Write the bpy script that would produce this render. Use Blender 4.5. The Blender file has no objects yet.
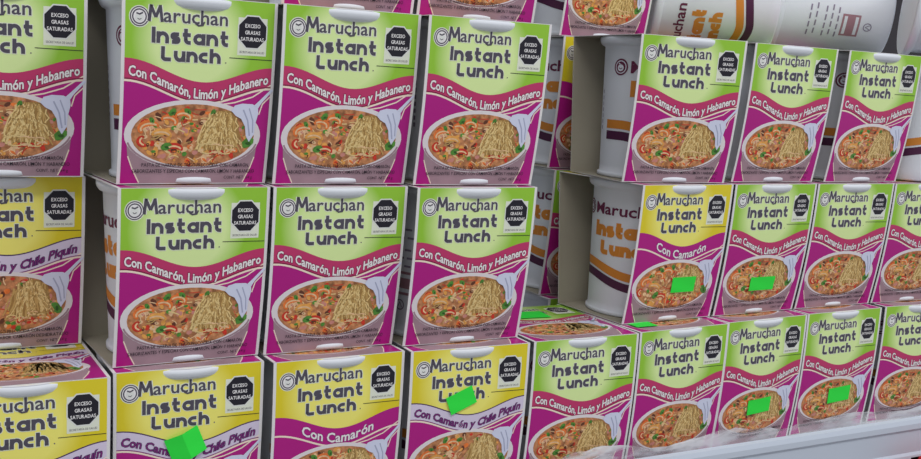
import bpy, bmesh, math, random
from mathutils import Vector, Matrix
C = bpy.context.scene.collection
PI = math.pi
H = 0.1185          # pitch of one stacked pack
HB = 0.1177         # height of a pack
DT, DB = 0.112, 0.102   # sleeve depth at top / where the back panel lands at the bottom
BOW = 0.0025
CY = 0.0495         # cup axis behind the front fold

# ------------------------------------------------------------------ materials
K = 0.78
def lin(c):
    r = []
    for v in c:
        v = v/255.0
        v = v/12.92 if v <= 0.04045 else ((v+0.055)/1.055)**2.4
        r.append(min(0.93, v/K))
    return (r[0], r[1], r[2], 1)
MATS = {}
def mat(name, rgb, rough=0.45, spec=0.35, metal=0.0, coat=0.0, noise=0.0, nscale=60, bump=0.0, alpha=1.0):
    if name in MATS: return MATS[name]
    m = bpy.data.materials.new(name); m.use_nodes = True
    nt = m.node_tree; b = nt.nodes['Principled BSDF']
    c = lin(rgb)
    b.inputs['Base Color'].default_value = c
    b.inputs['Roughness'].default_value = rough
    b.inputs['Specular IOR Level'].default_value = spec
    b.inputs['Metallic'].default_value = metal
    b.inputs['Coat Weight'].default_value = coat
    b.inputs['Coat Roughness'].default_value = 0.25
    b.inputs['Alpha'].default_value = alpha
    if noise or bump:
        tc = nt.nodes.new('ShaderNodeTexCoord'); n = nt.nodes.new('ShaderNodeTexNoise')
        n.inputs['Scale'].default_value = nscale; n.inputs['Detail'].default_value = 4
        nt.links.new(tc.outputs['Object'], n.inputs['Vector'])
        if noise:
            r = nt.nodes.new('ShaderNodeValToRGB')
            r.color_ramp.elements[0].position = 0.3; r.color_ramp.elements[1].position = 0.7
            r.color_ramp.elements[0].color = tuple(v*(1-noise) for v in c[:3])+(1,)
            r.color_ramp.elements[1].color = tuple(min(1, v*(1+noise)) for v in c[:3])+(1,)
            nt.links.new(n.outputs['Fac'], r.inputs['Fac']); nt.links.new(r.outputs['Color'], b.inputs['Base Color'])
        if bump:
            bp = nt.nodes.new('ShaderNodeBump'); bp.inputs['Strength'].default_value = bump; bp.inputs['Distance'].default_value = 0.001
            nt.links.new(n.outputs['Fac'], bp.inputs['Height']); nt.links.new(bp.outputs['Normal'], b.inputs['Normal'])
    MATS[name] = m
    return m

def ground(name, edge, pale):
    """printed field: saturated towards the borders, pale behind the lettering"""
    m = mat(name, edge, rough=0.38, spec=0.4, coat=0.15)
    nt = m.node_tree; b = nt.nodes['Principled BSDF']
    tc = nt.nodes.new('ShaderNodeTexCoord'); mp = nt.nodes.new('ShaderNodeMapping')
    mp.inputs['Location'].default_value = (0.12, 0, -2.25)
    mp.inputs['Scale'].default_value = (25, 0.0, 25)
    g = nt.nodes.new('ShaderNodeTexGradient'); g.gradient_type = 'SPHERICAL'
    nt.links.new(tc.outputs['Object'], mp.inputs['Vector']); nt.links.new(mp.outputs['Vector'], g.inputs['Vector'])
    r = nt.nodes.new('ShaderNodeValToRGB')
    r.color_ramp.elements[0].position = 0.02; r.color_ramp.elements[0].color = lin(edge)
    r.color_ramp.elements[1].position = 0.38; r.color_ramp.elements[1].color = lin(pale)
    nt.links.new(g.outputs['Fac'], r.inputs['Fac']); nt.links.new(r.outputs['Color'], b.inputs['Base Color'])
    return m

ground('lime_print', (134,182,50), (200,219,152))
ground('yellow_print', (204,188,36), (222,214,108))
mat('board_white', (206,204,206), rough=0.5, spec=0.3)
mat('board_inside', (146,140,126), rough=0.8, spec=0.15, noise=0.06, nscale=25)
mat('magenta', (162,22,120), rough=0.4, coat=0.12)
mat('crimson', (176,50,98), rough=0.4, coat=0.12)
mat('lilac_band', (196,186,208), rough=0.4)
mat('cream_line', (222,205,190), rough=0.4)
mat('ink', (30,28,38), rough=0.4)
mat('ink_grey', (74,70,82), rough=0.4)
mat('ink_soft', (96,88,100), rough=0.4)
mat('print_white', (214,212,214), rough=0.42)
mat('halo', (206,210,196), rough=0.42)
mat('seal_white', (204,206,204), rough=0.42)
mat('text_shadow', (120,26,66), rough=0.42)
mat('text_purple', (120,40,110), rough=0.42)
mat('text_purple_dark', (62,34,84), rough=0.42)
mat('bowl_rim', (208,202,206), rough=0.42)
mat('bowl_side', (150,124,134), rough=0.42, noise=0.12, nscale=40)
mat('food_base', (172,116,78), rough=0.42, noise=0.5, nscale=260)
mat('food_orange', (216,112,54), rough=0.42, noise=0.2, nscale=300)
mat('food_red', (186,52,38), rough=0.42, noise=0.2, nscale=300)
mat('food_gold', (216,152,78), rough=0.42, noise=0.2, nscale=300)
mat('food_cream', (214,178,138), rough=0.42, noise=0.15, nscale=300)
mat('food_pink', (190,128,118), rough=0.42)
mat('food_brown', (92,52,38), rough=0.42)
mat('food_green', (76,128,52), rough=0.42, noise=0.3, nscale=300)
mat('food_dkgreen', (48,84,36), rough=0.42)
mat('noodle_tan', (184,150,92), rough=0.42)
mat('noodle_light', (214,188,132), rough=0.42)
mat('noodle_dark', (150,116,66), rough=0.42)
mat('fork_white', (196,200,222), rough=0.42)
mat('fork_shade', (156,160,186), rough=0.42)
mat('foam_white', (204,208,216), rough=0.55, spec=0.3, bump=0.05, nscale=400)
mat('lid_paper', (206,206,210), rough=0.5, spec=0.35)
mat('cup_maroon', (96,36,66), rough=0.5)
mat('cup_orange', (196,124,48), rough=0.5)
mat('cup_peach', (206,150,100), rough=0.5)
mat('cup_purple', (72,30,62), rough=0.5)
mat('cup_grey', (128,120,140), rough=0.5)
mat('cup_rose', (150,112,122), rough=0.5)
mat('tag_green', (44,214,66), rough=0.55, spec=0.3)
mat('shelf_metal', (196,200,208), rough=0.4, spec=0.4, noise=0.03)
mat('rail_plastic', (178,186,200), rough=0.35, spec=0.4)
mat('gondola_back', (58,56,60), rough=0.8, spec=0.1)
mat('floor_tile', (150,150,148), rough=0.4, noise=0.05, nscale=4)
mat('red_film', (168,26,36), rough=0.35, spec=0.5, noise=0.1, nscale=40)

# ------------------------------------------------------------------ helpers
def new_obj(name, me, parent=None):
    o = bpy.data.objects.new(name, me); C.objects.link(o)
    if parent: o.parent = parent
    return o
def bm_obj(name, bm, mats, parent=None, smooth=False):
    me = bpy.data.meshes.new(name); bm.to_mesh(me); bm.free()
    for k in mats: me.materials.append(MATS[k])
    if smooth:
        for p in me.polygons: p.use_smooth = True
    return new_obj(name, me, parent)
def tag(o, label, cat, group=None, kind=None):
    if label: o['label'] = label
    if cat: o['category'] = cat
    if group: o['group'] = group
    if kind: o['kind'] = kind

class Art:
    """flat print: polygons in millimetres (u to the right, v downwards) with an ink layer"""
    def __init__(s): s.p = []
    def poly(s, pts, m, L): s.p.append((pts, m, L))
    def strip(s, pl, w, m, L, close=False):
        n = len(pl)
        if n < 2: return
        ws = w if isinstance(w, (list, tuple)) else [w]*n
        a, b = [], []
        for i in range(n):
            p0 = pl[i-1] if i else pl[0]; p1 = pl[i+1] if i < n-1 else pl[-1]
            if close: p0 = pl[(i-1) % n]; p1 = pl[(i+1) % n]
            dx, dy = p1[0]-p0[0], p1[1]-p0[1]; d = math.hypot(dx, dy) or 1
            nx, ny = -dy/d*ws[i]/2, dx/d*ws[i]/2
            if (0 < i < n-1) or close:
                q0 = pl[(i-1) % n]; d1 = (pl[i][0]-q0[0], pl[i][1]-q0[1]); l1 = math.hypot(*d1) or 1
                c = abs((dx*d1[0]+dy*d1[1])/(d*l1)); k = 1/max(c, 0.6); nx *= k; ny *= k
            a.append((pl[i][0]+nx, pl[i][1]+ny)); b.append((pl[i][0]-nx, pl[i][1]-ny))
        for i in range(n if close else n-1):
            j = (i+1) % n
            s.poly([a[i], a[j], b[j], b[i]], m, L)
    def ell(s, cx, cy, rx, ry, m, L, rot=0, n=20):
        c, t = math.cos(rot), math.sin(rot)
        s.poly([(cx+rx*math.cos(2*PI*k/n)*c-ry*math.sin(2*PI*k/n)*t, cy+rx*math.cos(2*PI*k/n)*t+ry*math.sin(2*PI*k/n)*c) for k in range(n)], m, L)
    def rect(s, x0, y0, x1, y1, m, L): s.poly([(x0,y0),(x1,y0),(x1,y1),(x0,y1)], m, L)

FONT_CACHE = {}
def font_polys(ch, bold):
    key = (ch, bold)
    if key in FONT_CACHE: return FONT_CACHE[key]
    cu = bpy.data.curves.new('t', 'FONT'); cu.body = ch; cu.size = 1; cu.offset = bold; cu.resolution_u = 2
    o = bpy.data.objects.new('t', cu); C.objects.link(o)
    dg = bpy.context.evaluated_depsgraph_get(); dg.update()
    oe = o.evaluated_get(dg); me = oe.to_mesh()
    res = [[(me.vertices[i].co.x, me.vertices[i].co.y) for i in p.vertices] for p in me.polygons]
    oe.to_mesh_clear()
    bpy.data.objects.remove(o); bpy.data.curves.remove(cu)
    FONT_CACHE[key] = res
    return res
ADV = {}
def advance(ch, bold=0.0):
    if ch == ' ': return 0.28
    if ch not in ADV:
        xs = [p[0] for q in font_polys(ch, 0.0) for p in q]
        ADV[ch] = (min(xs), max(xs))
    a = ADV[ch]
    return a[1]-a[0]+0.085
def text(art, s, x0, x1, base, cap, m, L, bold=0.0, curve=None, halo=None, hb=0.05, slant=0.0, rot90=False):
    """set s between x0 and x1; curve(x) adds to the base line; cap = cap height in mm"""
    size = cap/0.70
    tot = sum(advance(c) for c in s)
    k = (x1-x0)/tot
    x = x0
    for c in s:
        a = advance(c)
        if c != ' ':
            xm = x+a*k/2
            dy = curve(xm) if curve else 0
            sl = (curve(xm+1)-curve(xm-1))/2 if curve else 0
            ox = ADV[c][0]-0.042
            for (bb, mm, LL) in (((hb, halo, L-1),) if halo else ())+((bold, m, L),):
                for q in font_polys(c, bb):
                    pts = []
                    for (gx, gy) in q:
                        lx = (gx-ox)*k-a*k/2+slant*gy*size
                        ly = -gy*size
                        pts.append((xm+lx, base+dy+ly+lx*sl))
                    art.poly(pts, mm, LL)
        x += a*k
def arc(cx, cy, r, a0, a1, n=7, ry=None):
    ry = r if ry is None else ry
    return [(cx+r*math.cos(math.radians(a0+(a1-a0)*i/(n-1))), cy+ry*math.sin(math.radians(a0+(a1-a0)*i/(n-1)))) for i in range(n)]
# chunky rounded lettering: strokes in units (x, y up); x-height 1, cap 1.36
def glyph(c, w):
    h = w/2; W = 0.84; X = 1-h; Y = 1.36
    if c in 'IL':
        g = [[(0,0),(0,Y)]] if c == 'I' else [[(0,Y),(0,.25)]+arc(.25-0,.25+h,.25,180,270,4)+[(.85,h)]]
        return g, (0 if c == 'I' else .85)
    if c == 'n': return [[(0,0),(0,1)], arc(W/2,1-h-W/2+.02,W/2,180,0,9)+[(W,0)]], W
    if c == 'h': return [[(0,0),(0,Y)], arc(W/2,1-h-W/2+.02,W/2,180,0,9)+[(W,0)]], W
    if c == 'u': return [[(0,1)]+arc(W/2,h+W/2-.02,W/2,180,360,9)+[(W,1)], [(W,0),(W,.6)]], W
    if c == 'a': return [arc(W/2,.5,W/2,0,360,15,.5-h), [(W,0),(W,1)]], W
    if c == 'c': return [[(W*.88,X)]+arc(W/2-.02,.5,W/2,90,270,9,.5-h)+[(W*.88,h)]], W*.82
    if c == 's':
        r = (1-w)/4
        return [[(W*.8,X)]+arc(r+.02,X-r,r,90,270,6)+arc(W*.8-r-.02,h+r,r,90,-90,6)+[(0,h)]], W*.78
    if c == 't': return [[(0,Y),(0,.4)]+arc(.28,h+.28,.28,180,270,5)+[(.5,h)], [(-.3,1-h),(.48,1-h)]], .45
def chunky(art, s, x0, x1, base, cap, wmm, m, L, halo=None, hw=.9):
    sy = cap/1.36; w = wmm/sy; gap = 0.13+w
    gs = [glyph(c, w) for c in s]
    pre = [(.22 if c == 't' else 0) for c in s]
    tot = sum(g[1] for g in gs)+sum(pre)+gap*(len(s)-1)+w
    kx = (x1-x0)/tot; x = x0+w*kx/2
    for i, (g, adv) in enumerate(gs):
        x += pre[i]*kx
        for st in g:
            pts = [(x+p[0]*kx, base-p[1]*sy) for p in st]
            if halo:
                pp = list(pts)
                for (e, f) in ((0, 1), (-1, -2)):
                    dx, dy = pp[e][0]-pp[f][0], pp[e][1]-pp[f][1]; d = math.hypot(dx, dy) or 1
                    pp[e] = (pp[e][0]+dx/d*hw/2, pp[e][1]+dy/d*hw/2)
                art.strip(pp, wmm+hw, halo, L-1)
            art.strip(pts, wmm, m, L)
        x += (adv+gap)*kx

def add_art(bm, art, mp, idx, cut=None):
    """put the printed polygons on a surface; cut = v step at which they are split so that they follow it"""
    for (pts, m, L) in art.p:
        polys = [pts]
        if cut:
            lo = min(p[1] for p in pts); hi = max(p[1] for p in pts)
            k = math.floor(lo/cut)+1
            while k*cut < hi-1e-6:
                y = k*cut; nxt = []
                for q in polys:
                    a, b = [], []
                    for i in range(len(q)):
                        p, r = q[i], q[(i+1) % len(q)]
                        (a if p[1] <= y else b).append(p)
                        if (p[1]-y)*(r[1]-y) < 0:
                            t = (y-p[1])/(r[1]-p[1]); c = (p[0]+(r[0]-p[0])*t, y); a.append(c); b.append(c)
                    for z in (a, b):
                        if len(z) > 2: nxt.append(z)
                polys = nxt; k += 1
        for q in polys:
            try: f = bm.faces.new([bm.verts.new(mp(u, v, L)) for (u, v) in q])
            except ValueError: continue
            f.material_index = idx(m)

# ------------------------------------------------------------------ the print
def wave(u): return 45.3-6.0*math.cos(2*PI*(u-3)/97)+0.022*u
def food(art, seed, L0=3):
    rnd = random.Random(seed)
    cx, cy, rx, ry = 48.2, 86.5, 40.6, 20.2
    art.ell(cx, cy, rx, ry, 'food_base', L0, n=36)
    def inside(k=0.93):
        while True:
            a, b = rnd.uniform(-1, 1), rnd.uniform(-1, 1)
            if a*a+b*b < k*k: return cx+a*rx, cy+b*ry
    cols = ['food_orange','food_red','food_cream','food_pink','food_brown','food_gold','food_cream','food_green','food_gold']
    for i in range(150):
        x, y = inside(0.92)
        r = rnd.uniform(1.0, 2.4)
        art.ell(x, y, r*rnd.uniform(.8, 1.5), r*.8, rnd.choice(cols), L0+1, rnd.uniform(0, PI), 7)
    for i in range(64):   # stray noodles
        x, y = inside(0.84); a = rnd.uniform(0, PI); l = rnd.uniform(2.5, 5); c = rnd.uniform(-1.6, 1.6)
        pl = [(x+l*t*math.cos(a)-c*(1-t*t)*math.sin(a), y+.7*(l*t*math.sin(a)+c*(1-t*t)*math.cos(a))) for t in (-1, -.5, 0, .5, 1)]
        art.strip(pl, rnd.uniform(.45, .8), rnd.choice(['food_cream','noodle_light','noodle_tan','food_red']), L0+2)
    # shrimps on the left, curled with a pale inner line
    for (x, y, r, a0, s, m) in ((20,83,6.5,150,190,'food_orange'),(27,88,6.5,200,150,'food_gold'),(30,78,5.2,-160,190,'food_orange'),
                                (40,75,5.0,170,210,'food_orange'),(17,91,5,120,150,'food_red'),(36,97,5.5,190,150,'food_red'),(64,99,5,180,160,'food_red'),(74,98,4,190,160,'food_orange')):
        x += rnd.uniform(-1, 1); y += rnd.uniform(-.7, .7); a0 += rnd.uniform(-25, 25)
        pl = arc(x, y, r, a0, a0+s, 9, r*.62)
        art.strip(pl, [1.4,2.6,3.4,3.8,3.9,3.7,3.2,2.4,1.2], m, L0+3)
        art.strip(arc(x, y, r*.93, a0+20, a0+s-20, 7, r*.57), 1.1, 'food_cream', L0+4)
    for (x, y, r) in ((33,71.5,2.6),(30,93,3.3),(44,71,2.4),(84,91,4.2),(21,77,2.0),(61,72,2.2)):
        x += rnd.uniform(-1.5, 1.5); y += rnd.uniform(-1, 1); a = rnd.uniform(0, PI)
        art.ell(x, y, r*1.15, r*.75, 'food_green', L0+4, a, 8)
        art.ell(x+.4, y+.5, r*.5, r*.25, 'food_dkgreen', L0+5, a+.6, 6)
    # the lifted bundle of noodles
    art.poly([(52,91),(54,80),(58,74),(64,70),(71,70),(76,75),(78,82),(79,91),(74,95),(64,96),(56,95)], 'noodle_dark', L0+5)
    for i in range(64):
        t = rnd.random(); x0 = 49+32*t; xt = 57+17*t+rnd.uniform(-2, 2)
        ph = rnd.uniform(0, 6); am = rnd.uniform(.5, 1.9)
        y0 = 98-4*abs(t-.5)+rnd.uniform(-6, 1); y1 = 69+9*abs(t-.5)+rnd.uniform(-1, 5)
        pl = [(x0+(xt-x0)*q+am*math.sin(ph+q*rnd.choice((5, 8))), y0+(y1-y0)*q) for q in [k/6 for k in range(7)]]
        art.strip(pl, rnd.uniform(.5, 1.0), rnd.choice(['noodle_tan','noodle_light','noodle_light','noodle_tan','noodle_dark']), L0+6)
    for i in range(14):
        x, y = rnd.uniform(52, 76), rnd.uniform(90, 98)
        art.strip(arc(x, y, rnd.uniform(2, 4), 180, 180+rnd.choice((-150, 150)), 7, 1.5), .7, rnd.choice(['noodle_light','noodle_tan','food_cream']), L0+6.5)
    # fork
    art.poly([(72,70),(74,66.4),(79,65),(86,65.2),(90,67),(90.5,71),(89,78),(88.5,85),(85.5,90),(83,86),(82,80),(79,75),(75,73)], 'fork_white', L0+7)
    art.strip([(80,69),(83.5,76),(85.5,86)], 1.0, 'fork_shade', L0+8)
    art.strip([(84,68),(87,76),(87.5,84)], .8, 'fork_shade', L0+8)
    art.strip([(87,69),(91.5,63.5),(99,55.5)], [4.0,2.2,1.6], 'fork_white', L0+7)

def make_art(kind, small=True):
    a = Art()
    fld = 'lime_print' if kind == 'habanero' else 'yellow_print'
    E = 2.1                       # unprinted white edge
    N = 24
    us = [E+(100-2*E)*i/N for i in range(N+1)]
    B = 13.6
    for i in range(N):
        u0, u1 = us[i], us[i+1]
        a.poly([(u0,0.4),(u1,0.4),(u1,wave(u1)),(u0,wave(u0))], fld, 1)
        bm_ = {'habanero':'crimson','camaron':'magenta','piquin':'lilac_band'}[kind]
        a.poly([(u0,wave(u0)),(u1,wave(u1)),(u1,wave(u1)+B),(u0,wave(u0)+B)], bm_, 1)
        a.poly([(u0,wave(u0)+B),(u1,wave(u1)+B),(u1,117.4),(u0,117.4)], 'magenta', 1)
    top = [(u, wave(u)) for u in us]; low = [(u, wave(u)+B) for u in us]
    a.strip(low, 1.3, 'cream_line', 2)
    if kind == 'habanero':
        a.strip([(u, wave(u)+B-1.2) for u in us], .8, 'text_shadow', 2)
    if kind == 'piquin':
        a.strip(top, .8, 'text_purple_dark', 2); a.strip([(u, wave(u)+B-1) for u in us], .7, 'text_purple', 2)
    # swooping pair of lines to the right edge
    a.strip([(60,67),(74,64.5),(86,60.5),(98,52.5)], .9, 'cream_line', 2)
    a.strip([(98,60),(93,65),(91,72)], .8, 'cream_line', 2)
    # bowl
    a.poly([(3.2+0,86)]+[(48.2-45.2*math.cos(t*PI/10), 86+6+25.2*math.sin(t*PI/10)) for t in range(0, 11)]+[(93.4,86)], 'bowl_side', 2)
    a.p = [p for p in a.p if not (p[1] == 'bowl_side')]
    a.poly([(5,90),(91.5,90),(90.5,100),(87,109),(83,117.4),(14,117.4),(9.5,109),(6,100)], 'bowl_side', 2)
    a.ell(48.2, 86.2, 45.0, 22.6, 'bowl_rim', 2.5, n=40)
    a.strip(arc(48.2, 88, 43.2, 10, 170, 24, 19.6), 1.2, 'bowl_side', 2.9)
    a.strip([(90.2,100),(88,107),(83.5,117)], .8, 'cream_line', 3); a.strip([(6.2,100),(9.3,108),(14,117)], .8, 'cream_line', 3)
    food(a, {'habanero':5,'camaron':12,'piquin':23}[kind])
    # emblem: ring and smiling fruit
    cx, cy = 10.6, 14.4
    a.ell(cx, cy, 6.4, 6.6, 'halo', 2, n=24); a.ell(cx, cy, 5.8, 6.0, 'ink_grey', 3, n=24); a.ell(cx, cy, 5.1, 5.3, 'print_white', 4, n=24)
    a.strip(arc(cx, cy, 4.1, 0, 352, 22, 4.3), .8, 'ink_grey', 5, close=True)
    a.ell(cx, cy+.6, 2.6, 2.5, 'seal_white', 5, n=12)
    a.strip([(cx-1.9,cy-2.0),(cx,cy-1.3),(cx+2.1,cy-2.4)], .9, 'ink_grey', 6)
    a.strip([(cx-1.2,cy+1.2),(cx,cy+1.9),(cx+1.2,cy+1.2)], .45, 'ink_grey', 6)
    # lettering
    text(a, 'aruchan', 25, 67, 16.6, 8.6, 'ink_grey', 4, bold=.014, halo='halo', hb=.055)
    for (ww, mm, LL) in ((3.2, 'halo', 3), (1.9, 'ink_grey', 4)):
        a.strip([(16.6,16.9),(17.6,6.8)], ww, mm, LL); a.strip([(17.4,7.2),(20.6,14.2)], ww, mm, LL)
        a.strip([(20.6,14.2),(23.4,7.2)], ww, mm, LL); a.strip([(23.2,6.8),(24.6,16.9)], ww, mm, LL)
    a.strip([(45.6,16.4),(47.6,17.6),(50.4,17.2),(51.4,15)], 1.1, 'ink_grey', 5)
    chunky(a, 'Instant', 18.4, 68, 29.6, 9.6, 2.35, 'ink_grey', 4, 'halo')
    chunky(a, 'Lunch', 24.5, 62.8, 40.4, 9.0, 2.35, 'ink_grey', 4, 'halo')
    a.ell(66.3, 39.6, .45, .45, 'ink_soft', 4, n=8)
    # warning seal
    a.rect(73.6, 10.5, 93.2, 34.2, 'halo', 2)
    ox, oy, R = 83.4, 19.4, 10.3
    octo = lambda r: [(ox+r*.97*math.cos(PI/8+k*PI/4), oy+r*1.03*math.sin(PI/8+k*PI/4)) for k in range(8)]
    a.poly(octo(R+.9), 'seal_white', 3); a.poly(octo(R), 'ink', 4)
    text(a, 'EXCESO', 78.2, 88.6, 16.6, 2.3, 'print_white', 5, bold=.02)
    text(a, 'GRASAS', 78.2, 88.6, 20.8, 2.3, 'print_white', 5, bold=.02)
    text(a, 'SATURADAS', 75.6, 91.2, 25.0, 2.3, 'print_white', 5, bold=.02)
    if small:
        text(a, 'SECRETARÍA DE SALUD', 75, 92, 32.8, 1.4, 'ink_soft', 4)
    a.strip([(68.5,36.2),(97.5,36.6)], .45, 'ink', 4)
    # flavour line
    cv = lambda x: wave(x)-45
    if kind == 'habanero':
        text(a, 'Con Camarón, Limón y Habanero', 4.5, 96, 55.4, 6.1, 'print_white', 5, bold=.028, curve=cv, halo='text_shadow', hb=.075)
    elif kind == 'camaron':
        text(a, 'Con Camarón', 22, 78, 55.4, 7.0, 'print_white', 5, bold=.022, curve=cv, halo='text_purple', hb=.05)
    else:
        text(a, 'Con Camarón y Chile Piquín', 4.5, 95, 55.2, 5.8, 'text_purple', 5, bold=.0, curve=cv, halo='text_purple_dark', hb=.05, slant=.18)
    if small:
        text(a, 'PASTA DE HARINA DE TRIGO PRECOCIDA CON CAMARÓN,', 15, 87, 106.6, 2.3, 'ink', 14, bold=.005)
        text(a, 'SABORIZANTES Y ESPECIAS CON CAMARÓN, LIMÓN Y HABANERO' if kind == 'habanero' else 'SABORIZANTES Y ESPECIAS SABOR CAMARÓN DESHIDRATADO', 9, 91, 110.6, 2.3, 'ink', 14, bold=.005)
        text(a, 'CONT. NET. 64 g', 70, 90, 114.6, 2.0, 'ink', 14)
    return a
LAY = 0.00005

def make_front(kind, t, parent=None):
    """front panel: leans back towards the bottom, bowed, printed outside, bare board inside"""
    mats = ['board_white', 'board_inside']
    def idx(m):
        if m not in mats: mats.append(m)
        return mats.index(m)
    def yo(w): return t*w-BOW*math.sin(PI*w)
    def mp(u, v, L):
        w = min(1, v/118.0); fu = (u-50)/50
        x = fu*0.05*(1-.009*w)
        return Vector((x, yo(w)-0.0002-L*LAY, HB*(1-w)))
    bm = bmesh.new()
    NZ = 16; cols = [-1, -.5, 0, .5, 1]
    F, Bk = [], []
    for i in range(NZ+1):
        w = i/NZ
        F.append([bm.verts.new((c*.05*(1-.009*w), yo(w)-.0002, HB*(1-w))) for c in cols])
        Bk.append([bm.verts.new((c*.05*(1-.009*w), yo(w)+.0003, HB*(1-w))) for c in cols])
    for i in range(NZ):
        for j in range(4):
            bm.faces.new((F[i][j], F[i+1][j], F[i+1][j+1], F[i][j+1]))
            f = bm.faces.new((Bk[i][j], Bk[i][j+1], Bk[i+1][j+1], Bk[i+1][j])); f.material_index = 1
        bm.faces.new((F[i][0], Bk[i][0], Bk[i+1][0], F[i+1][0]))
        bm.faces.new((F[i][4], F[i+1][4], Bk[i+1][4], Bk[i][4]))
    for j in range(4):
        bm.faces.new((F[0][j], F[0][j+1], Bk[0][j+1], Bk[0][j]))
        bm.faces.new((F[NZ][j], Bk[NZ][j], Bk[NZ][j+1], F[NZ][j+1]))
    add_art(bm, make_art(kind), mp, idx, cut=118.0/NZ)
    return bm_obj('front_panel', bm, mats, parent)

def make_top(kind, parent=None):
    mats = ['board_white', 'board_inside']
    def idx(m):
        if m not in mats: mats.append(m)
        return mats.index(m)
    bm = bmesh.new()
    z1, z0 = HB, HB-.0005
    a = [bm.verts.new((x, y, z1)) for x, y in ((-.05,0),(.05,0),(.05,DT),(-.05,DT))]
    b = [bm.verts.new((x, y, z0)) for x, y in ((-.05,0),(.05,0),(.05,DT),(-.05,DT))]
    bm.faces.new(a); f = bm.faces.new(b[::-1]); f.material_index = 1
    for i in range(4): bm.faces.new((a[i], b[i], b[(i+1) % 4], a[(i+1) % 4]))
    mp = lambda u, v, L: Vector(((u-50)/1000, DT*(1-v/118.0), z1+.00004+L*.00003))
    add_art(bm, make_art(kind, False), mp, idx)
    return bm_obj('top_panel', bm, mats, parent)

def panel(name, q, parent, th=.0005):
    """thin board between four corners (q in order), white outside, bare inside"""
    bm = bmesh.new()
    q = [Vector(p) for p in q]; n = (q[1]-q[0]).cross(q[3]-q[0]).normalized()*th
    NS = 8
    def P(s, t, k): return (q[0]*(1-s)+q[1]*s)*(1-t)+(q[3]*(1-s)+q[2]*s)*t+n*k
    A = [[bm.verts.new(P(0, i/NS, 0)), bm.verts.new(P(1, i/NS, 0))] for i in range(NS+1)]
    Bq = [[bm.verts.new(P(0, i/NS, 1)), bm.verts.new(P(1, i/NS, 1))] for i in range(NS+1)]
    for i in range(NS):
        bm.faces.new((A[i][0], A[i][1], A[i+1][1], A[i+1][0]))
        f = bm.faces.new((Bq[i][0], Bq[i+1][0], Bq[i+1][1], Bq[i][1])); f.material_index = 1
        for s in (0, 1): bm.faces.new((A[i][s], A[i+1][s], Bq[i+1][s], Bq[i][s]))
    bm.faces.new((A[0][0], Bq[0][0], Bq[0][1], A[0][1])); bm.faces.new((A[NS][0], A[NS][1], Bq[NS][1], Bq[NS][0]))
    bmesh.ops.recalc_face_normals(bm, faces=bm.faces)
    return bm_obj(name, bm, ['board_white', 'board_inside'], parent)

# ------------------------------------------------------------------ the cup
def cup_r(h):           # outer radius at height h (m) of the foam body
    return 0.0396+(0.0455-0.0396)*h/0.115
def cup_art():
    a = Art()
    # front face (s=0 in the middle, v down from the rim)
    text(a, 'Maruchan', -24, 38, 29.5, 9.5, 'cup_maroon', 2, bold=.02)
    a.ell(-33, 25, 6.8, 6.8, 'cup_maroon', 1, n=24); a.ell(-33, 25, 5.4, 5.4, 'foam_white', 2, n=24)
    a.ell(-33, 25, 4.6, 4.6, 'cup_maroon', 3, n=24); a.ell(-33, 25.6, 3.0, 2.8, 'foam_white', 4, n=12)
    a.strip([(-34.6,25.6),(-33,26.6),(-31.4,25.6)], .6, 'cup_maroon', 5)
    chunky(a, 'Instant', -22, 34, 48.5, 12.5, 3.6, 'cup_orange', 2, 'cup_peach', .8)
    chunky(a, 'Lunch', -14, 32, 64, 11.5, 3.6, 'cup_orange', 2, 'cup_peach', .8)
    def st(s): return 72+5*(1-math.cos(min(1, max(0, (s+30)/50))*PI)) + (-6*(min(s, 52)-22)/30 if s > 22 else 0)
    ss = [-46+3.5*i for i in range(41)]
    a.strip([(s, st(s)) for s in ss], 7.2, 'cup_orange', 1)
    a.strip([(s, st(s)+9.2) for s in ss], 7.2, 'cup_purple', 1)
    # side: nutrition table
    for i in range(11):
        v = 14+4.6*i
        a.strip([(66,v),(92,v)], .5, 'cup_grey', 1)
        a.strip([(67,v+2.3),(80+((i*37) % 7),v+2.3)], 1.2, 'cup_grey', 1); a.strip([(86,v+2.3),(91,v+2.3)], 1.2, 'cup_grey', 1)
    a.strip([(66,14),(66,62)], .5, 'cup_grey', 1); a.strip([(92,14),(92,62)], .5, 'cup_grey', 1)
    # small upright warning text beside the stripes
    for i in range(7): a.strip([(-56,44+5*i),(-56,47+5*i)], 1.6, 'cup_grey', 1)
    # back label: columns of fine print, plain rose panel, round mark
    for j in range(6):
        s = -128+5*j+(4 if j > 1 else 0)
        y = 36+((j*29) % 5); k = 0
        yy = y
    for j in range(5):
        v = 34+6.2*j+(3 if j > 1 else 0)
        for k in range(4):
            s0 = -122+8*k+(j % 2)*2
            a.strip([(s0,v),(s0+5.5,v)], 1.5, 'cup_grey', 1)
    a.rect(-120, 66, -98, 84, 'cup_rose', 1)
    a.rect(-118, 68, -100, 71, 'foam_white', 2); a.rect(-118, 79, -100, 82, 'foam_white', 2)
    a.strip(arc(-109, 92, 3.8, 0, 345, 18), .9, 'cup_grey', 1, close=True)
    a.strip([(-111,94),(-109,90),(-107,94)], .8, 'cup_grey', 1)
    return a
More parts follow.
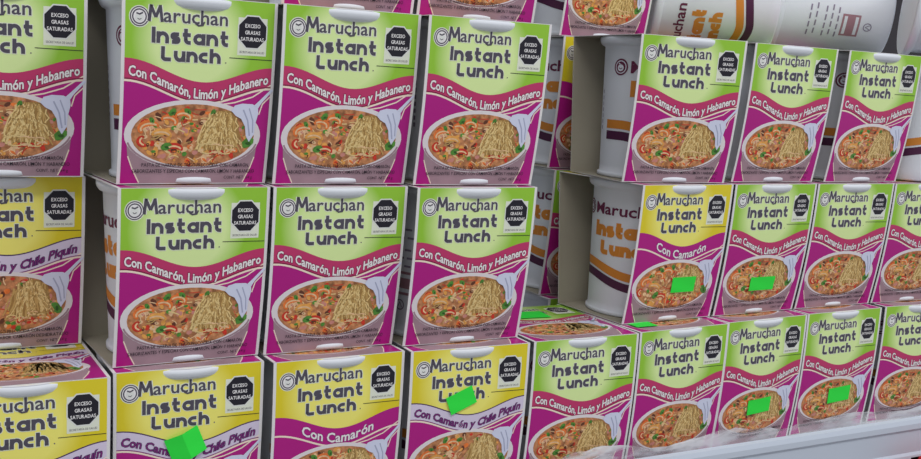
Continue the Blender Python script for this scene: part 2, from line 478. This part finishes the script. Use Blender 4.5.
def make_cup(parent=None, base_ring=True):
    mats = ['foam_white']
    def idx(m):
        if m not in mats: mats.append(m)
        return mats.index(m)
    bm = bmesh.new(); n = 64
    prof = [(0,.001),(.037,.001)]
    prof += ([(.0408,.0001),(.0416,.0005),(.0416,.0029),(.0410,.0034),(.0400,.0040)] if base_ring else [(.0388,.0004),(.0397,.002)])
    prof += [(cup_r(.010),.010),(cup_r(.04),.04),(cup_r(.08),.08),(cup_r(.108),.108),(.0462,.1088),(.0478,.1096),(.0490,.1112),(.0497,.1135),(.0497,.1158),(.0485,.1163),(0,.1163)]
    rings = []
    for (r, z) in prof:
        rings.append([bm.verts.new((0,0,z))] if r == 0 else [bm.verts.new((r*math.sin(2*PI*k/n), -r*math.cos(2*PI*k/n), z)) for k in range(n)])
    for a, b in zip(rings, rings[1:]):
        for k in range(n):
            j = (k+1) % n
            if len(a) == 1: f = bm.faces.new((a[0], b[j], b[k]))
            elif len(b) == 1: f = bm.faces.new((a[k], a[j], b[0]))
            else: f = bm.faces.new((a[k], a[j], b[j], b[k]))
            f.smooth = len(a) > 1 and len(b) > 1
    art = cup_art()
    def mp(s, v, L):
        h = .1163-v/1000; r = cup_r(h)+.0001+L*.00006; th = s/41.0
        return Vector((r*math.sin(th), -r*math.cos(th), h))
    # refine wide polygons around the curve
    fine = Art()
    for (pts, m, L) in art.p:
        w = max(p[0] for p in pts)-min(p[0] for p in pts)
        if w > 5 and len(pts) == 4:
            k = int(w/4)+1
            for i in range(k):
                t0, t1 = i/k, (i+1)/k
                q = lambda a, b, t: (a[0]+(b[0]-a[0])*t, a[1]+(b[1]-a[1])*t)
                fine.poly([q(pts[0],pts[1],t0), q(pts[0],pts[1],t1), q(pts[3],pts[2],t1), q(pts[3],pts[2],t0)], m, L+1)
        else: fine.poly(pts, m, L+1)
    add_art(bm, fine, mp, idx)
    bmesh.ops.recalc_face_normals(bm, faces=[f for f in bm.faces if f.material_index == 0])
    return bm_obj('cup', bm, mats, parent)
def make_lid(parent):
    bm = bmesh.new(); n = 48
    prof = [(.0478,.1163),(.0484,.1166),(.0478,.1169),(.046,.1166),(0,.1166)]
    rings = []
    for (r, z) in prof:
        rings.append([bm.verts.new((0,0,z))] if r == 0 else [bm.verts.new((r*math.cos(2*PI*k/n), r*math.sin(2*PI*k/n), z)) for k in range(n)])
    for a, b in zip(rings, rings[1:]):
        for k in range(n):
            j = (k+1) % n
            bm.faces.new((a[k], a[j], b[0]) if len(b) == 1 else (a[k], a[j], b[j], b[k]))
    return bm_obj('lid', bm, ['lid_paper'], parent)

# ------------------------------------------------------------------ packs
GROUP = 'noodle cup packs stacked on the shelf'
PROTO = {}
LEAN = Matrix.Identity(4); LEAN[1][2] = -.007/HB; LEAN[1][3] = .007    # the cup sits slightly tilted in its sleeve
def make_pack(kind, t):
    root = bpy.data.objects.new('noodle_cup_pack', None); C.objects.link(root); root.empty_display_size = .03
    make_front(kind, t, root)
    make_top(kind, root)
    panel('back_panel', [(.05,DT,HB),(-.05,DT,HB),(-.0495,DB,0),(.0495,DB,0)], root)
    panel('bottom_panel', [(-.0495,t,.0),(.0495,t,.0),(.0495,DB,.0),(-.0495,DB,.0)], root, th=.0004)
    cup = make_cup(root); cup.location = (0, CY, .0006); cup.scale = (1, 1.08, 1); cup.matrix_parent_inverse = LEAN
    make_lid(cup)
    return root
def copy_tree(o, parent=None):
    c = o.copy(); C.objects.link(c); c.parent = parent
    for ch in list(o.children): copy_tree(ch, c)
    return c
def pack(kind, tv, x, y, yaw, z, label, spin=0, tilt=(0, 0)):
    key = (kind, tv)
    if key not in PROTO:
        o = PROTO[key] = make_pack(kind, tv)
    else:
        o = copy_tree(PROTO[key])
    o.location = (x, y, z); o.rotation_euler = (math.radians(tilt[0]), math.radians(tilt[1]), math.radians(yaw))
    tag(o, label, 'instant noodle pack', GROUP)
    for ch in o.children:
        if ch.name.split('.')[0] == 'cup':
            a = math.radians(spin)
            ch.matrix_parent_inverse = LEAN @ Matrix.Translation((0, CY, 0)) @ Matrix.Diagonal((1, 1.08, 1, 1)) @ Matrix.Rotation(a, 4, 'Z') @ Matrix.Diagonal((1, 1/1.08, 1, 1)) @ Matrix.Translation((0, -CY, 0))
    return o

TT, TM, TB = .0140, .0136, .0080
# (variety, lean, x, y, yaw, level, cup turn, label)
ROWS = [
 ('habanero', TT, .0258, .0341, .3, 2, -60, 'lime-green habanero noodle pack cut by the left picture edge in the upper row'),
 ('habanero', TT, .1374, -.0080, 3.4, 2, -20, 'large lime-green noodle pack of the upper row, right of the dark beige gap'),
 ('habanero', TT, .2386, -.0107, 1.3, 2, 30, 'lime-green noodle pack third from left in the upper row'),
 ('habanero', TT, .3407, -.0173, .1, 2, 10, 'lime-green noodle pack left of the wide open gap in the upper row'),
 ('habanero', TT, .5380, -.0029, -6.7, 2, -30, 'lime-green noodle pack right of the upper gap, cup with round emblem beside it'),
 ('habanero', TT, .6553, .0018, 1.6, 2, 40, 'middle one of three lime-green noodle packs right of the gap in the upper row'),
 ('habanero', TT, .7674, .0031, 1.9, 2, 0, 'lime-green noodle pack last to the right in the upper row'),
 ('piquin', TM, .0285, .0580, 1.5, 1, 0, 'yellow chile piquin noodle pack cut by the left edge in the middle row'),
 ('habanero', TM, .1353, -.0073, 3.0, 1, -86, 'lime-green noodle pack farthest left of the green ones in the middle row'),
 ('habanero', TM, .2369, -.0055, 1.3, 1, 30, 'lime-green noodle pack in the middle row, second one left of the gap'),
 ('habanero', TM, .3402, -.0129, .5, 1, 80, 'lime-green noodle pack directly left of the gap in the middle row'),
 ('camaron', TM, .5496, .0024, 2.5, 1, -74, 'yellow shrimp noodle pack with a green tag in the middle row, right of the gap'),
 ('habanero', TM, .6514, .0058, 2.2, 1, 15, 'lime-green noodle pack with a green tag in the middle row'),
 ('habanero', TM, .7530, .0079, .4, 1, 0, 'lime-green noodle pack without a tag, second from the right in the middle row'),
 ('habanero', TM, .8542, .0070, -.9, 1, 0, 'lime-green noodle pack cut by the right edge in the middle row'),
 ('piquin', TB, .0305, -.0141, .2, 0, 0, 'yellow noodle pack cut by the left edge in the bottom row'),
 ('piquin', TB, .1335, -.0060, .3, 0, 0, 'yellow chile piquin noodle pack in the bottom row with a creased green tag'),
 ('camaron', TB, .2381, -.0105, 1.8, 0, 0, 'yellow shrimp noodle pack in the bottom row with plain magenta band and no tag'),
 ('piquin', TB, .3413, -.0139, -1.3, 0, 0, 'yellow noodle pack in the bottom row with a tag over the word Lunch'),
 ('habanero', TB, .4460, -.0136, -.4, 0, 0, 'lime-green noodle pack in the bottom row next to the yellow ones, under the gap'),
 ('habanero', TB, .5490, -.0090, 3.0, 0, 0, 'lime-green noodle pack in the bottom row below the yellow shrimp pack'),
 ('habanero', TB, .6500, -.0010, 3.0, 0, 0, 'left one of the two lime-green noodle packs with tags in the bottom row'),
 ('habanero', TB, .7524, .0043, 1.4, 0, 0, 'right one of the two lime-green noodle packs with tags in the bottom row'),
 ('habanero', TB, .8598, .0058, -2.0, 0, 0, 'lime-green noodle pack cut by the right edge in the bottom row above the rail'),
 ('habanero', TT, .2490, .0100, .5, 3, 0, 'left one of the two noodle packs cut by the top edge, only its bottom showing'),
 ('habanero', TT, .3520, .0120, -.5, 3, -40, 'right one of the two noodle packs at the top edge, only its bottom strip showing'),
]
for (kind, tv, x, y, yaw, lev, spin, lab) in ROWS:
    pack(kind, tv, x, y, yaw, lev*H, lab, spin)
# second stack, seen through the gap
SX_, SY_ = .5500, .1250
pack('habanero', TT, SX_, SY_, 2, 0, 'noodle pack behind at the foot of the rear stack, almost hidden', 0)
pack('habanero', TM, SX_-.002, SY_, 0, H, 'rear noodle pack in the middle gap with its printed cup side showing', -75)
pack('camaron', TM, SX_-.003, SY_-.002, 0, 2*H, 'rear yellow noodle pack seen as a thin strip in the upper gap', -80)
pack('habanero', TT, SX_-.001, SY_-.003, 3, 3*H, 'noodle pack topmost on the rear stack, bowl picture showing at the top edge', -70)

# ------------------------------------------------------------------ loose cups
CUP0 = None
def loose_cup(p_rim, p_base, spin, label, name='noodle_cup'):
    """a bare cup lying between rim centre and base centre (or standing)"""
    global CUP0
    if CUP0 is None:
        root = bpy.data.objects.new(name, None); C.objects.link(root)
        b = make_cup(root, False); b.name = 'cup_body'
        make_lid(root)
        CUP0 = root; o = root
    else: o = copy_tree(CUP0)
    o.empty_display_size = .03
    ax = (Vector(p_rim)-Vector(p_base)).normalized()
    up = Vector((0,0,1)) if abs(ax.z) < .9 else Vector((0,-1,0))
    xx = up.cross(ax).normalized(); yy = ax.cross(xx)
    M = Matrix((xx, yy, ax)).transposed().to_4x4() @ Matrix.Rotation(math.radians(spin), 4, 'Z')
    M.translation = Vector(p_base)
    o.matrix_world = M
    tag(o, label, 'noodle cup', 'bare cups without sleeves')
    return o
def lying(x, y, ang, spin, label, z=3*H):
    """rim end centre at (x,y), the axis pointing to the base at angle ang; the cup rests on its side"""
    L = .1163; r1, r0 = .0497, .0397
    base = (x+L*math.cos(math.radians(ang)), y+L*math.sin(math.radians(ang)))
    sl = (r1-r0)/L
    return loose_cup((x, y, z+r1+.0002), (base[0], base[1], z+r0+.0012), spin, label)
lying(.640, .182, -35, 25, 'bare white cup lying at the top edge with orange and purple stripes and sideways lettering')
lying(.792, .180, -35, 222, 'bare white cup lying at the top edge with columns of fine print and round mark')
lying(.840, .045, -42, -50, 'bare white cup with nutrition table lying in the top right corner')
for x, w_ in ((.6525, 'left'), (.7560, 'middle'), (.8590, 'right')):
    for lev, l_ in ((2, 'upper'), (1, 'middle'), (0, 'bottom')):
        pack('habanero', TM, x, .1300, 0, lev*H, 'rear noodle pack hidden on the %s level in the %s rear stack' % (l_, w_))
loose_cup((.872, .046, 2*H+.1163), (.872, .046, 2*H), 70, 'bare white cup standing at the right edge beside the last upper pack')

# ------------------------------------------------------------------ green tags
def green_tag(x, y, z, w, h, rot, lean, yaw, label, crease=0.0):
    bm = bmesh.new(); n = 8; th = .0001
    V = []
    for s in (0, 1):
        V.append([[bm.verts.new(((i/n-.5)*w, -(crease*(1-abs(2*i/n-1)) )-.0001*math.sin(j*.7+i*.4)-s*th, (j/n-.5)*h)) for i in range(n+1)] for j in range(n+1)])
    for j in range(n):
        for i in range(n):
            bm.faces.new((V[1][j][i], V[1][j][i+1], V[1][j+1][i+1], V[1][j+1][i]))
            bm.faces.new((V[0][j][i], V[0][j+1][i], V[0][j+1][i+1], V[0][j][i+1]))
    for i in range(n):
        for (a, b) in (((0,i),(0,i+1)), ((n,i),(n,i+1)), ((i,0),(i+1,0)), ((i,n),(i+1,n))):
            bm.faces.new((V[0][a[0]][a[1]], V[0][b[0]][b[1]], V[1][b[0]][b[1]], V[1][a[0]][a[1]]))
    bmesh.ops.recalc_face_normals(bm, faces=bm.faces)
    o = bm_obj('price_sticker', bm, ['tag_green'])
    o.matrix_world = Matrix.Translation((x, y, z)) @ Matrix.Rotation(math.radians(yaw), 4, 'Z') @ Matrix.Rotation(math.radians(lean), 4, 'X') @ Matrix.Rotation(math.radians(rot), 4, 'Y')
    tag(o, label, 'sticker', 'green price stickers')
    return o
def on_front(i, u, v, w, h, rot, label, crease=0):
    kind, t, x, y, yaw, lev = ROWS[i][:6]
    q = v/118.0; lx = (u-50)/1000; ly = t*q-BOW*math.sin(PI*q)-.0013
    c, s = math.cos(math.radians(yaw)), math.sin(math.radians(yaw))
    slope = math.degrees(math.atan((t-BOW*PI*math.cos(PI*q))/HB))
    green_tag(x+c*lx-s*ly, y+s*lx+c*ly, lev*H+HB*(1-q), w, h, rot, slope, yaw, label, crease)
on_front(16, 47, 53, .0235, .019, -22, 'creased bright green sticker on the leftmost tagged yellow pack, bottom row', .003)
on_front(18, 43, 40, .0225, .0145, -22, 'bright green sticker tilted over the word Lunch on a yellow pack')
on_front(11, 59, 86, .026, .0135, 0, 'bright green sticker on the bowl of the yellow shrimp pack in the middle row')
on_front(12, 51, 90, .030, .0125, 0, 'bright green sticker on the lime-green pack of the middle row')
on_front(21, 51, 81, .028, .0140, -3, 'bright green sticker on the left tagged pack above the shelf rail')
on_front(22, 56, 82, .029, .0150, -3, 'bright green sticker on the right tagged pack above the shelf rail')
def on_top(i, lx, ly, w, h, rot, label):
    kind, t, x, y, yaw, lev = ROWS[i][:6]
    green_tag(x+lx, y+ly, lev*H+HB+.0009, w, h, rot, -90, 0, label)
on_top(19, -.008, .080, .040, .022, 4, 'bright green sticker lying on the open top of a bottom row pack in the gap')
on_top(20, -.032, .018, .022, .016, 0, 'bright green sticker on top of the bottom row pack beneath the yellow shrimp pack')

# ------------------------------------------------------------------ the gondola
root = bpy.data.objects.new('store_shelf', None); C.objects.link(root)
tag(root, 'white metal store shelf carrying the stacked noodle packs', 'shelf')
def slab(name, x0, x1, y0, y1, z0, z1, m, parent, bev=.002):
    bm = bmesh.new(); bmesh.ops.create_cube(bm, size=1)
    for v in bm.verts: v.co = Vector(((x0+x1)/2+v.co.x*(x1-x0), (y0+y1)/2+v.co.y*(y1-y0), (z0+z1)/2+v.co.z*(z1-z0)))
    bmesh.ops.bevel(bm, geom=bm.edges[:], offset=bev, segments=2, affect='EDGES', profile=.5)
    return bm_obj(name, bm, [m], parent)
slab('shelf_board', -.6, 1.9, -.026, .50, -.022, -.0003, 'shelf_metal', root)
slab('back_board', -.6, 1.9, .50, .515, -1.3, .75, 'gondola_back', root)
slab('lower_shelf_board', -.6, 1.9, -.10, .50, -.34, -.315, 'shelf_metal', root)
# price rail: moulded profile along the front edge
prof = [(-.026,-.0215),(-.026,.0120),(-.0275,.0165),(-.030,.0182),(-.0335,.0170),(-.0350,.0130),(-.0350,.0080),(-.0330,.0055),(-.0325,-.016),(-.0345,-.0185),(-.0352,-.0225),(-.0330,-.0250),(-.028,-.0250)]
bm = bmesh.new()
secs = [[bm.verts.new((x, p[0], p[1])) for p in prof] for x in (-.6, .4, 1.0, 1.9)]
for a, b in zip(secs, secs[1:]):
    for k in range(len(prof)):
        j = (k+1) % len(prof); bm.faces.new((a[k], a[j], b[j], b[k]))
bm.faces.new(secs[0]); bm.faces.new(secs[-1][::-1])
bmesh.ops.recalc_face_normals(bm, faces=bm.faces)
bm_obj('price_rail', bm, ['rail_plastic'], root)
# clear crinkled strip standing behind the rail
m = bpy.data.materials.new('clear_film'); m.use_nodes = True; MATS['clear_film'] = m
nt = m.node_tree; b = nt.nodes['Principled BSDF']
b.inputs['Base Color'].default_value = (.8,.82,.88,1); b.inputs['Roughness'].default_value = .25; b.inputs['Specular IOR Level'].default_value = .6
tc = nt.nodes.new('ShaderNodeTexCoord'); mp_ = nt.nodes.new('ShaderNodeMapping'); mp_.inputs['Scale'].default_value = (18, 18, 60)
ns = nt.nodes.new('ShaderNodeTexNoise'); ns.inputs['Scale'].default_value = 1.6; ns.inputs['Detail'].default_value = 3
rp = nt.nodes.new('ShaderNodeValToRGB'); rp.color_ramp.elements[0].position = .4; rp.color_ramp.elements[0].color = (.10,.10,.10,1)
rp.color_ramp.elements[1].position = .62; rp.color_ramp.elements[1].color = (.55,.55,.55,1)
nt.links.new(tc.outputs['Object'], mp_.inputs['Vector']); nt.links.new(mp_.outputs['Vector'], ns.inputs['Vector'])
nt.links.new(ns.outputs['Fac'], rp.inputs['Fac']); nt.links.new(rp.outputs['Color'], b.inputs['Alpha'])
rnd = random.Random(3); bm = bmesh.new(); n = 110; rows = 5; G = []
for i in range(n+1):
    x = .42+.9*i/n; top = .026+.003*math.sin(i*.37)+rnd.uniform(-.0012, .0012)
    G.append([bm.verts.new((x, -.0245+rnd.uniform(-.0006, .0006)+.001*math.sin(i*.5+k), .0005+(top)*k/rows)) for k in range(rows+1)])
for i in range(n):
    for k in range(rows): bm.faces.new((G[i][k], G[i+1][k], G[i+1][k+1], G[i][k+1]))
o = bm_obj('plastic_guard', bm, ['clear_film'], None, True)
md = o.modifiers.new('s', 'SOLIDIFY'); md.thickness = .0002
tag(o, 'crinkled clear plastic strip along the shelf edge in front of the bottom row', 'plastic strip')

# red bag on the shelf below
bm = bmesh.new(); n = 12; SB_H = .1535
gr = {}
for s in (-1, 1):
    for i in range(n+1):
        for j in range(n+1):
            a, c = i/n*2-1, j/n*2-1
            d = .022*(max(0, (1-a**6))*max(0, (1-c**6)))**.5
            if s == 1 and (i in (0, n) or j in (0, n)): gr[s,i,j] = gr[-1,i,j]; continue
            gr[s,i,j] = bm.verts.new((a*.065, s*d, SB_H+c*SB_H))
for s in (-1, 1):
    for i in range(n):
        for j in range(n): bm.faces.new((gr[s,i,j], gr[s,i+1,j], gr[s,i+1,j+1], gr[s,i,j+1]))
bmesh.ops.recalc_face_normals(bm, faces=bm.faces)
o = bm_obj('snack_bag', bm, ['red_film'], None, True); o.location = (.849, -.060, -.3145)
tag(o, 'red bag on the shelf below, its corner at the bottom right edge', 'bag')

bm = bmesh.new(); bmesh.ops.create_grid(bm, x_segments=1, y_segments=1, size=6)
o = bm_obj('floor', bm, ['floor_tile']); o.location = (0, 0, -1.3); o['kind'] = 'structure'

# ------------------------------------------------------------------ light and camera
w = bpy.data.worlds.new('World'); bpy.context.scene.world = w; w.use_nodes = True
bg = w.node_tree.nodes['Background']; bg.inputs['Color'].default_value = (.93,.96,1,1); bg.inputs['Strength'].default_value = .50
def area(name, loc, target, sx, sy, e, col=(1,1,1)):
    l = bpy.data.lights.new(name, 'AREA'); l.shape = 'RECTANGLE'; l.size = sx; l.size_y = sy; l.energy = e; l.color = col
    o = bpy.data.objects.new(name, l); C.objects.link(o); o.location = loc
    o.rotation_euler = (Vector(target)-Vector(loc)).to_track_quat('-Z', 'Y').to_euler()
area('ceiling_lamp', (.3, -1.3, 2.0), (.4, 0, .1), 2.6, .35, 26, (1,.98,.95))
area('ceiling_lamp', (1.8, -1.2, 1.9), (.5, 0, .1), 1.4, .35, 8, (.95,.98,1))

P = dict(f=1080.666, C=(-0.052217,-0.685242,0.312545), yaw=0.494532, pitch=-0.161593, roll=0.050583, sx=-21.02, sy=24.93)
cy, sy = math.cos(P['yaw']), math.sin(P['yaw'])
F = Vector((sy*math.cos(P['pitch']), cy*math.cos(P['pitch']), math.sin(P['pitch'])))
R = Vector((cy, -sy, 0)); U = R.cross(F)
R2 = R*math.cos(P['roll'])+U*math.sin(P['roll']); U2 = R2.cross(F)
cam = bpy.data.cameras.new('camera'); co = bpy.data.objects.new('camera', cam); C.objects.link(co)
Mx = Matrix((R2, U2, -F)).transposed().to_4x4(); Mx.translation = Vector(P['C']); co.matrix_world = Mx
cam.sensor_width = 36; cam.lens = P['f']/921*36
cam.shift_x = -P['sx']/921; cam.shift_y = P['sy']/921
cam.clip_start = .01
bpy.context.scene.camera = co
vs = bpy.context.scene.view_settings
vs.view_transform = 'Standard'; vs.look = 'None'; vs.exposure = 0; vs.gamma = 1; vs.use_curve_mapping = False
